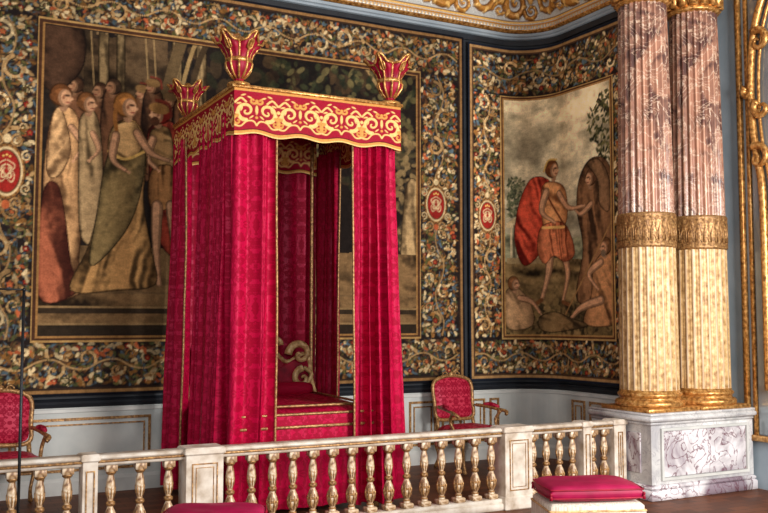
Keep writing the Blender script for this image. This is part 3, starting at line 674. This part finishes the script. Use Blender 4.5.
def valance(p0,p1,name,inner=False,seed=1):
    L=math.dist(p0,p1); HM=.44; cv=Canvas(0,L,0,HM,.005 if not inner else .01,CR)
    nl=max(3,round(L/.4)); st=L/nl
    hh=lambda s:.405+.014*np.cos(2*np.pi*s/st)
    for i in range(nl):
        cx=(i+.5)*st
        for d in (-1,1):
            cv.line([(cx+d*q,z) for q,z in spiral(st*.24,.22,.085,1.35,math.pi/2,-1)],lambda t:.012*(1-t)+.006,GE2,1)
            cv.line([(cx+d*q,z) for q,z in spiral(st*.43,.31,.045,1.0,-math.pi/2,1)],lambda t:.010*(1-t)+.005,GE,1)
            cv.line([(cx+d*q,z) for q,z in spiral(st*.08,.12,.035,1.0,math.pi,-1)],lambda t:.008*(1-t)+.005,GE,1)
            cv.line(crom([(cx+d*st*.24,.135),(cx+d*st*.36,.10),(cx+d*st*.5,.15)],False),.009,GE2,1)
            cv.line(crom([(cx,.36),(cx+d*st*.08,.32),(cx+d*st*.23,.32),(cx+d*st*.36,.36),(cx+d*st*.5,.35)],False),.008,GE2,1)
            for q,z,a in ((.12,.28,.6),(.34,.20,1.2),(.40,.15,.2),(.16,.09,-.4),(.30,.07,.3),(.45,.23,1.0)): cv.ell(cx+d*st*q,z,.022,.008,d*a,GE2,1)
        cv.ell(cx,.21,.014,.045,0,GE2,1); cv.dot(cx,.285,.014,GE,1); cv.dot(cx+st*.5,.2,.016,GE2,1); cv.ell(cx+st*.5,.26,.01,.03,0,GE,1)
    S,T=cv.X,cv.Z
    h=hh(S); t=T/HM; edge=(T*h/HM); al=(slice(None),slice(None))
    cv.put(al,((h-edge)<.034).astype(float),GE,.6); cv.put(al,((h-edge)<.012).astype(float),GE2,.6); cv.put(al,(((h-edge)>=.034)&((h-edge)<.042)).astype(float),c(90,6,22),0)
    cv.put(al,(edge<.03).astype(float),GE,.6)
    dx,dy=(p1[0]-p0[0])/L,(p1[1]-p0[1])/L; nx_,ny_=dy,-dx
    off=cv.H*.005+.010*np.sin(S*9+seed)*t
    V=np.stack([p0[0]+dx*S+nx_*off,p0[1]+dy*S+ny_*off,ZT-.01-edge],-1).reshape(-1,3)
    return grid_obj(name,V,cv.nz,cv.nx,cv.C,M_EMB,bed,flip=True,loc=boff)
valance((BX0,BY0),(BX1,BY0),'valance'); valance((BX0,BY1),(BX0,BY0),'valance'); valance((BX1,BY0),(BX1,BY1),'valance')
valance((BX0+.08,BY1-.12),(BX1-.08,BY1-.12),'valance',True)
def curtain(path,zt,zb,folds,amp,seed,mat,trim=(True,True),side=0,spread=0.0,pd=(0,0)):
    P=[Vector((*p,0)) for p in crom([tuple(p) for p in path],False,10)] if len(path)>2 else [Vector((*path[0],0)).lerp(Vector((*path[1],0)),i/20) for i in range(21)]
    al=[0]
    for i in range(1,len(P)): al.append(al[-1]+(P[i]-P[i-1]).length)
    L=al[-1]; n=folds*26; X=np.interp(np.linspace(0,L,n),al,[p.x for p in P]); Y=np.interp(np.linspace(0,L,n),al,[p.y for p in P])
    tx=np.gradient(X);ty=np.gradient(Y);l=np.hypot(tx,ty);tx/=l;ty/=l; nx_,ny_=ty,-tx
    rows=60; t=np.linspace(0,1,n)
    ph=np.cumsum(1+.6*np.sin(t*11+seed)+.3*np.sin(t*27+seed*2)); ph=ph/ph[-1]*2*np.pi*folds
    V=[];U=[]
    for j in range(rows):
        q=j/(rows-1); z=zt+(zb-zt)*q
        A_=amp*(.5+.65*q**.7)*(1+.55*np.sin(t*7+seed+q*1.2)+.2*np.sin(t*19+q*2))
        p2=ph+.9*np.sin(q*1.8+t*4+seed)*q+.25*np.sin(q*4+t*8+seed)
        top=np.exp(-q*4)
        o=A_*(np.sin(p2)+.26*np.sin(2.0*p2+1.3+q*1.6)+.08*np.sin(3.3*p2+q*3+seed))+amp*.4*top*np.sin(ph*2.6)
        o+=.012*(vnoise(t*L*4+seed,np.full(n,q*6.0),1,seed)-.5)
        wgt=(1-t) if side<0 else (t if side>0 else 0*t)
        sh=spread*(q**1.3)*wgt*(1 if side>0 else -1)
        x=X+nx_*o+tx*(A_*.5*np.cos(p2))+pd[0]*(q**1.3)*wgt; y=Y+ny_*o+ty*(sh+A_*.5*np.cos(p2))+pd[1]*(q**1.3)*wgt
        V.append(np.stack([x,y,np.full(n,z)],-1)); U.append(np.stack([t*L*1.7,np.full(n,z)],-1))
    V=np.array(V); U=np.array(U).reshape(-1,2)
    F=[tuple(int(k) for k in f) for f in grid_faces(rows,n)]
    ob=mesh('curtain',V.reshape(-1,3),F,mat,True,bed,boff,uv=U)
    for k,on in ((0,trim[0]),(n-1,trim[1])):
        if on:
            g=G(); g.tube([tuple(V[j,k]) for j in range(rows)],.011,6); g.make('curtain_braid',GOLD_D,parent=ob)
    return ob
curtain([(BX0+.03,8.40),(BX0+.01,7.9),(BX0+.03,7.58),(BX0+.16,BY0+.05),(BX0+.40,BY0+.07)],3.5,.06,9,.046,2,DAM,(False,True),-1,.08,(-.06,0))
curtain([(BX1-.47,BY0+.07),(BX1-.2,BY0+.05),(BX1-.03,7.53),(BX1-.00,7.82)],3.5,.06,7,.048,5,DAM,(True,False),1,.0,(.20,0))
curtain([(BX0+.02,BY1-.04),(BX0,8.84)],3.5,.06,4,.045,8,DAM,(False,True),-1,.0,(-.09,0))
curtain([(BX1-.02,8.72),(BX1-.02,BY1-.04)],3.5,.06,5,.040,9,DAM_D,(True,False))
V=[];U=[];nn=60
for j in range(12):
    for i in range(nn):
        x=BX0+.05+(BX1-BX0-.1)*i/(nn-1); z=.3+3.2*j/11; V.append((x,BY1-.05+.014*math.sin(i*.9),z)); U.append((x,z))
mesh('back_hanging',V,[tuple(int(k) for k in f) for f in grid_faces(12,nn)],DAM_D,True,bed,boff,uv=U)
for x,y in ((BX0+.19,BY0+.24),(BX1-.17,BY0+.20),(BX0+.12,BY1-.14),(BX1-.14,BY1-.14)):
    g=G(); g.lathe([(.045,0),(.045,.1),(.03,.14),(.026,.6),(.035,.8),(.022,.9),(.018,3.5),(.018,3.64)],16,(x,y,0)); BD(g,'bed_post',GOLD_D)
g=G(); g.box(BX0+.14,BX1-.14,BY0+.20,BY1-.22,.42,.86,.07); BD(g,'mattress',REDPLAIN)
def uvbox(ob,k=1.0):
    me=ob.data; l=me.uv_layers.new(name='UVMap')
    for p in me.polygons:
        n=p.normal
        for li in p.loop_indices:
            v=me.vertices[me.loops[li].vertex_index].co
            l.data[li].uv=(v.x,v.z) if abs(n.y)>.6 else ((v.y,v.z) if abs(n.x)>.6 else (v.x,v.y))
V=[];n1,n2=30,40
for j in range(n2):
    for i in range(n1):
        u=i/(n1-1);v=j/(n2-1); x=BX0+.09+(BX1-BX0-.18)*u; y=BY0+.12+(BY1-BY0-.36)*v
        e=min(u,1-u,v,1-v)*2; z=.875+.045*(1-(1-min(1,e*3))**2)+.008*math.sin(x*7+y*5)+.02*v
        V.append((x,y,z))
o=mesh('coverlet',V,[tuple(int(k) for k in f) for f in grid_faces(n2,n1)],DAM,True,bed,boff); uvbox(o)
cxb=(BX0+BX1)/2
g=G(); g.tube([(cxb+.56*s,BY0+y_,.935+.02*y_/1.6) for s,y_ in ((-1,1.5),(-1,1.0),(-1,.5),(-1,.26),(-.8,.22),(-.4,.22),(0,.22),(.4,.22),(.8,.22),(1,.26),(1,.5),(1,1.0),(1,1.5))],.012,6); BD(g,'coverlet_top_braid',GOLD_D)
x0,x1,y0,y1=BX0+.09,BX1-.09,BY0+.13,BY1-.12
n=120;V=[];U=[]
for j in range(10):
    z=.885-.82*j/9
    for i in range(n):
        t=i/(n-1); x=x0+(x1-x0)*t; V.append((x,y0-.02*math.sin(t*60)*j/9,z)); U.append((x,z))
mesh('bed_skirt',V,[tuple(int(k) for k in f) for f in grid_faces(10,n)],DAM,True,bed,boff,uv=U)
g=G(); g.box(x0,x1,y0-.025,y0-.010,.755,.778,.004); BD(g,'skirt_braid',GOLD_D)
g=G(); g.tube([(x0+(x1-x0)*i/20,y0-.008,.875) for i in range(21)],.012,6); BD(g,'coverlet_braid',GOLD_D)
g=G(); g.tube([(BX0+.25+(BX1-BX0-.5)*i/20,BY1-.40,.985) for i in range(21)],lambda t:.08*(1-(2*t-1)**10*.35),14); BD(g,'bolster',DAM)
g=G(); cx=cxb; yh=BY1-.20
out=[(cx+dx,yh,z) for dx,z in crom([(-.64,.6),(-.64,1.10),(-.58,1.34),(-.36,1.26),(-.18,1.42),(0,1.5),(.18,1.42),(.36,1.26),(.58,1.34),(.64,1.10),(.64,.6)],True,5)]
g.pad(out[::-1],(cx,yh,1.05),(0,-1,0),.05); hb=BD(g,'headboard',REDPLAIN)
g=G(); g.tube(out,.024,8,closed=True)
for s in (-1,1):
    g.tube([(cx+s*.49+s*a,yh-.06,z) for a,z in spiral(0,1.34,.13,1.2,math.pi,-1)],lambda t:.030*(1-t)+.014,8)
    g.tube([(cx+s*.52+s*a,yh-.06,z) for a,z in spiral(0,1.09,.10,1.1,math.pi/2,1)],lambda t:.026*(1-t)+.012,8)
    g.tube([(cx+s*q,yh-.05,z) for q,z in crom([(.63,.90),(.55,.98),(.63,1.12),(.54,1.2)],False)],.024,6)
    g.tube([(cx+s*.2+s*a,yh-.05,z) for a,z in spiral(0,1.44,.08,1.2,0,1)],lambda t:.020*(1-t)+.010,7)
g.ball((cx,yh-.03,1.56),.04); g.make('headboard_carving',HEADG,parent=hb)
def finial(x,y,k=1.0):
    z0=ZT+.0; kz=.95
    prof=[(.085,0),(.085,.02),(.040,.045),(.034,.07),(.062,.10),(.092,.15),(.102,.19),(.092,.23),(.100,.26),(.132,.31),(.182,.36),(.16,.365),(.08,.33),(.03,.34),(.005,.345)]
    nl=5
    lob=lambda a,z:1+(.20*math.cos(nl*a)*max(0,(z-.2)/.16)+.05*math.cos(3*nl*a) if z>.2 else .06*math.cos(2*nl*a))
    lift=lambda a,z:.07*max(0,math.cos(nl*a))*max(0,(z-.22)/.14)
    g=G(); g.lathe([(r*k,z*k) for r,z in prof],60,(x,y,z0),mod=lambda a,z:lob(a,(z)/k),cap=False)
    g.V=[(vx,vy,z0+kz*((vz-z0)+k*lift(math.atan2(vy-y,vx-x),(vz-z0)/k))) for vx,vy,vz in g.V]
    o=BD(g,'finial',REDPLAIN)
    g=G()
    g.lathe([(.09*k,0),(.095*k,.012*k),(.09*k,.028*k),(.045*k,.045*k)],24,(x,y,z0))
    rim=[]
    for i in range(90):
        a=2*math.pi*i/90; rr=.184*k*lob(a,.36); rim.append((x+rr*math.cos(a),y+rr*math.sin(a),z0+kz*k*(.362+lift(a,.36))))
    g.tube(rim,.011*k,6,closed=True)
    for i in range(2*nl):
        a=2*math.pi*i/(2*nl)
        P=[(x+k*r*1.02*lob(a,z)*math.cos(a),y+k*r*1.02*lob(a,z)*math.sin(a),z0+kz*k*(z+lift(a,z))) for r,z in prof[3:11]]
        g.tube(P,.010*k,6)
        if i%2==0:
            g.tube([(x+k*(.165+q*.9)*math.cos(a+w*.5),y+k*(.165+q*.9)*math.sin(a+w*.5),z0+k*kz*(.345+zz)) for q,w,zz in ((-.03,-.3,-.03),(0,-.25,.02),(.02,0,.04),(0,.25,.02),(-.03,.3,-.03),(-.04,0,-.05))],.009*k,5,closed=True)
    g.lathe([(.066*k,.19*k*kz),(.108*k,.205*k*kz),(.108*k,.232*k*kz),(.08*k,.25*k*kz)],24,(x,y,z0))
    g.ball((x,y,z0+.40*k*kz),.04*k); g.tube([(x,y,z0+.33*k*kz),(x,y,z0+.40*k*kz)],.012*k,6)
    g.make('finial_gilding',GOLD,parent=o)
finial(BX0+.06,BY0+.06,1.08); finial(BX1-.08,BY0+.06,1.08); finial(BX0+.06,BY1-.25,.95); finial(BX1-.08,BY1-.25,.95)
# ------------------------------------------------------------ armchairs
def armchair(x,y,lab,rz=0):
    e=empty('armchair',(x,y,0),lab,'chair','gilded armchairs against the wall',rz)
    tilt=.16
    def bk(dx,z,dy=0): return (dx,.27+(z-.45)*tilt+dy,z)
    shp=crom([(-.25,.56),(-.27,.75),(-.275,.93),(-.2,1.01),(0,1.045),(.2,1.01),(.275,.93),(.27,.75),(.25,.56),(0,.545)],True,5)
    g=G(); g.pad([bk(dx*.92,.8+(z-.8)*.92) for dx,z in shp][::-1],bk(0,.80),(0,-1,.16),.045); o=g.make('backrest',DAM_CH,parent=e); uvbox(o)
    g=G(); g.tube([bk(dx,z) for dx,z in shp],.022,8,closed=True); g.ball(bk(0,1.06),.035)
    for s in (-1,1):
        g.tube([bk(s*(.08+a),1.055+zz) for a,zz in spiral(0,0,.04,1.1,0,1,20)],.009,5); g.tube([bk(s*.25,.56),bk(s*.26,.42)],.022,8)
    g.make('back_frame',GOLD_D,parent=e)
    g=G(); seat=[(-.3,-.27,.44),(-.31,0,.44),(-.26,.27,.44),(0,.28,.44),(.26,.27,.44),(.31,0,.44),(.3,-.27,.44),(0,-.30,.44)]
    sp=[(p[0],p[1],.44) for p in crom([(a,b_) for a,b_,_ in seat],True,5)]
    g.pad(sp,(0,0,.44),(0,0,1),.07); o=g.make('seat',DAM_CH,parent=e); uvbox(o)
    g=G(); g.tube([(a,b_,.40) for a,b_,_ in sp],.03,8,closed=True); g.make('seat_rail',GOLD_D,parent=e)
    for s in (-1,1):
        for fy in (-.25,.24):
            g=G(); g.tube(crom([(s*.27,fy,.40),(s*.30,fy+(-.03 if fy<0 else .02),.30),(s*.27,fy,.14),(s*.28,fy+(-.04 if fy<0 else .05),.02)],False,5),lambda t:.032-.016*math.sin(t*2.6),8); g.ball((s*.28,fy+(-.045 if fy<0 else .05),.02),.022,8,.9); g.make('leg',GOLD_D,parent=e)
        g=G(); g.tube(crom([(s*.27,.24,.70),(s*.31,.05,.69),(s*.34,-.12,.67),(s*.36,-.22,.655),(s*.33,-.25,.625)],False,5),.02,8)
        g.tube(crom([(s*.34,-.14,.66),(s*.32,-.07,.56),(s*.30,-.12,.45),(s*.30,-.16,.41)],False,5),.018,8)
        o=g.make('armrest',GOLD_D,parent=e)
        g=G(); g.tube(crom([(s*.30,.13,.715),(s*.33,.02,.713),(s*.345,-.10,.70)],False,5),lambda t:.032*math.sin(.5+t*2.2),8); q=g.make('arm_pad',DAM_CH,parent=o); uvbox(q)
    return e
armchair(5.86,8.93,'gilded armchair with red damask upholstery beside the bed curtain',.05)
armchair(.90,8.95,'gilded armchair with red damask upholstery in front of the large tapestry',0)
# ------------------------------------------------------------ stools with cushions
def cushion(x,y,z,w,d,h,rz,lab):
    n=36;V=[]
    for sg in (1,-1):
        for j in range(n):
            for i in range(n):
                u=math.sin((-1+2*i/(n-1))*math.pi/2);v=math.sin((-1+2*j/(n-1))*math.pi/2)
                zz=h/2*((1-abs(u)**9)*(1-abs(v)**9))**.45*(.9+.1*(1-u*u)*(1-v*v))
                wob=.006*math.sin(6*u+3*v)*math.cos(4*v)
                rc=1-.05*(u*u*v*v)
                V.append((w/2*u*rc,d/2*v*rc,sg*zz+(wob*(1-u*u)*(1-v*v) if sg>0 else 0)))
    F=[tuple(int(k) for k in f) for f in grid_faces(n,n)]; F2=[tuple(int(k)+n*n for k in f) for f in grid_faces(n,n,True)]
    e=empty('cushion',(x,y,z),lab,'cushion','crimson cushions on stools',rz)
    mesh('cushion_cover',V,F+F2,CUSH,True,e,(0,0,h/2))
    def per(z_):
        ring=[]
        for k in range(4):
            for i in range(n-1):
                t=-1+2*i/(n-1); u,v=[(t,-1),(1,t),(-t,1),(-1,-t)][k]; rc=1-.05*(u*u*v*v)
                ring.append((w/2*u*rc,d/2*v*rc,z_))
        return ring
    g=G(); g.tube(per(h*.72),.006,6,closed=True); g.tube(per(h*.28),.006,6,closed=True); g.make('piping',REDPLAIN,parent=e)
    for sx in (-1,1):
        for sy in (-1,1):
            g=G(); cx,cy=sx*(w/2*.955),sy*(d/2*.955)
            g.ball((cx,cy,h*.5),.012,8); g.lathe([(.008,-.008),(.010,-.018),(.012,-.04)],10,(cx,cy,h*.5)); g.make('tassel',REDPLAIN,parent=e)
def stool(x,y,w,d,rz,lab,ztop=.42):
    e=empty('stool',(x,y,0),lab,'stool','upholstered stools',rz)
    g=G(); g.box(-w/2,w/2,-d/2,d/2,ztop-.10,ztop,.02); g.make('seat',FRINGE,parent=e)
    n=160;V=[];per=[]
    for k in range(n):
        t=k/n*4; s=int(t); f=t-s; a=[(-1+2*f,-1),(1,-1+2*f),(1-2*f,1),(-1,1-2*f)][s]; per.append((a[0]*(w/2+.006),a[1]*(d/2+.006)))
    for j,z in enumerate((ztop-.05,ztop-.10,ztop-.16)):
        for k,(a,b_) in enumerate(per): q=1+.006*math.sin(k*2.2)*j; V.append((a*q,b_*q,z))
    F=[(j*n+k,j*n+(k+1)%n,(j+1)*n+(k+1)%n,(j+1)*n+k) for j in range(2) for k in range(n)]
    mesh('fringe',V,F,FRINGE,True,e)
    g=G(); g.tube([(a,b_,ztop-.05) for a,b_ in per],.008,6,closed=True); g.make('braid',HEADG,parent=e)
    for sx in (-1,1):
        for sy in (-1,1):
            g=G(); g.tube(crom([(sx*(w/2-.05),sy*(d/2-.05),ztop-.1),(sx*(w/2-.02),sy*(d/2-.02),ztop-.2),(sx*(w/2-.07),sy*(d/2-.07),.12),(sx*(w/2-.03),sy*(d/2-.03),.022)],False,5),lambda t:.032-.016*math.sin(t*2.6),8); g.make('leg',GOLD_D,parent=e)
stool(4.47,5.28,.68,.48,math.radians(-22),'white fringed upholstered stool in front of the balustrade',.42)
cushion(4.47,5.28,.422,.70,.50,.13,math.radians(-22),'flat crimson silk cushion with corner tassels on white stool')
stool(1.74,5.46,.58,.46,math.radians(-25),'white fringed stool with its seat mostly covered',.42)
cushion(1.74,5.46,.422,.62,.50,.15,math.radians(-25),'plump crimson cushion on stool near the posts')
g=G(); X,Y=.605,5.2
g.tube([(X,Y,0.02),(X,Y,1.0),(X,Y,1.86)],.008,8); g.tube([(X+.0,Y,1.86),(X-.15,Y+.07,1.865),(X-.6,Y+.28,1.86)],.005,8); g.lathe([(.12,0),(.12,.012),(.03,.02),(.012,.05)],24,(X,Y,0)); g.ball((X,Y,1.86),.010)
tag(g.make('stanchion',IRON),'thin dark metal stand with horizontal arm near the balustrade','stand')
# ------------------------------------------------------------ camera + light
cam=bpy.data.cameras.new('camera'); co=bpy.data.objects.new('camera',cam); sc.collection.objects.link(co); sc.camera=co
cam.sensor_width=36; cam.lens=FP*36/768; co.location=(0,0,HC); co.rotation_euler=(math.pi/2+PIT,0,-YAW)
def area(name,loc,tgt,sx,sy,e,col):
    l=bpy.data.lights.new(name,'AREA'); l.shape='RECTANGLE'; l.size=sx; l.size_y=sy; l.energy=e; l.color=col
    o=bpy.data.objects.new(name,l); sc.collection.objects.link(o); o.location=loc; o.rotation_euler=(Vector(tgt)-Vector(loc)).to_track_quat('-Z','Y').to_euler()
area('window_and_fill_light',(5.6,-.2,2.9),(4.4,8.5,1.6),1.8,3.0,740,(1,.975,.94))
area('window_and_fill_light',(.2,-1.0,2.9),(4.2,9,1.5),2.0,3.2,190,(1,.98,.96))  # unseen front fill lamp, added to brighten the bed interior
area('window_and_fill_light',(-2.8,3.5,3.0),(6,8.5,2.0),2.4,3.2,50,(.95,.97,1))
w=bpy.data.worlds.new('world'); sc.world=w; w.use_nodes=True; w.node_tree.nodes['Background'].inputs[0].default_value=(.86,.86,.88,1); w.node_tree.nodes['Background'].inputs[1].default_value=.26
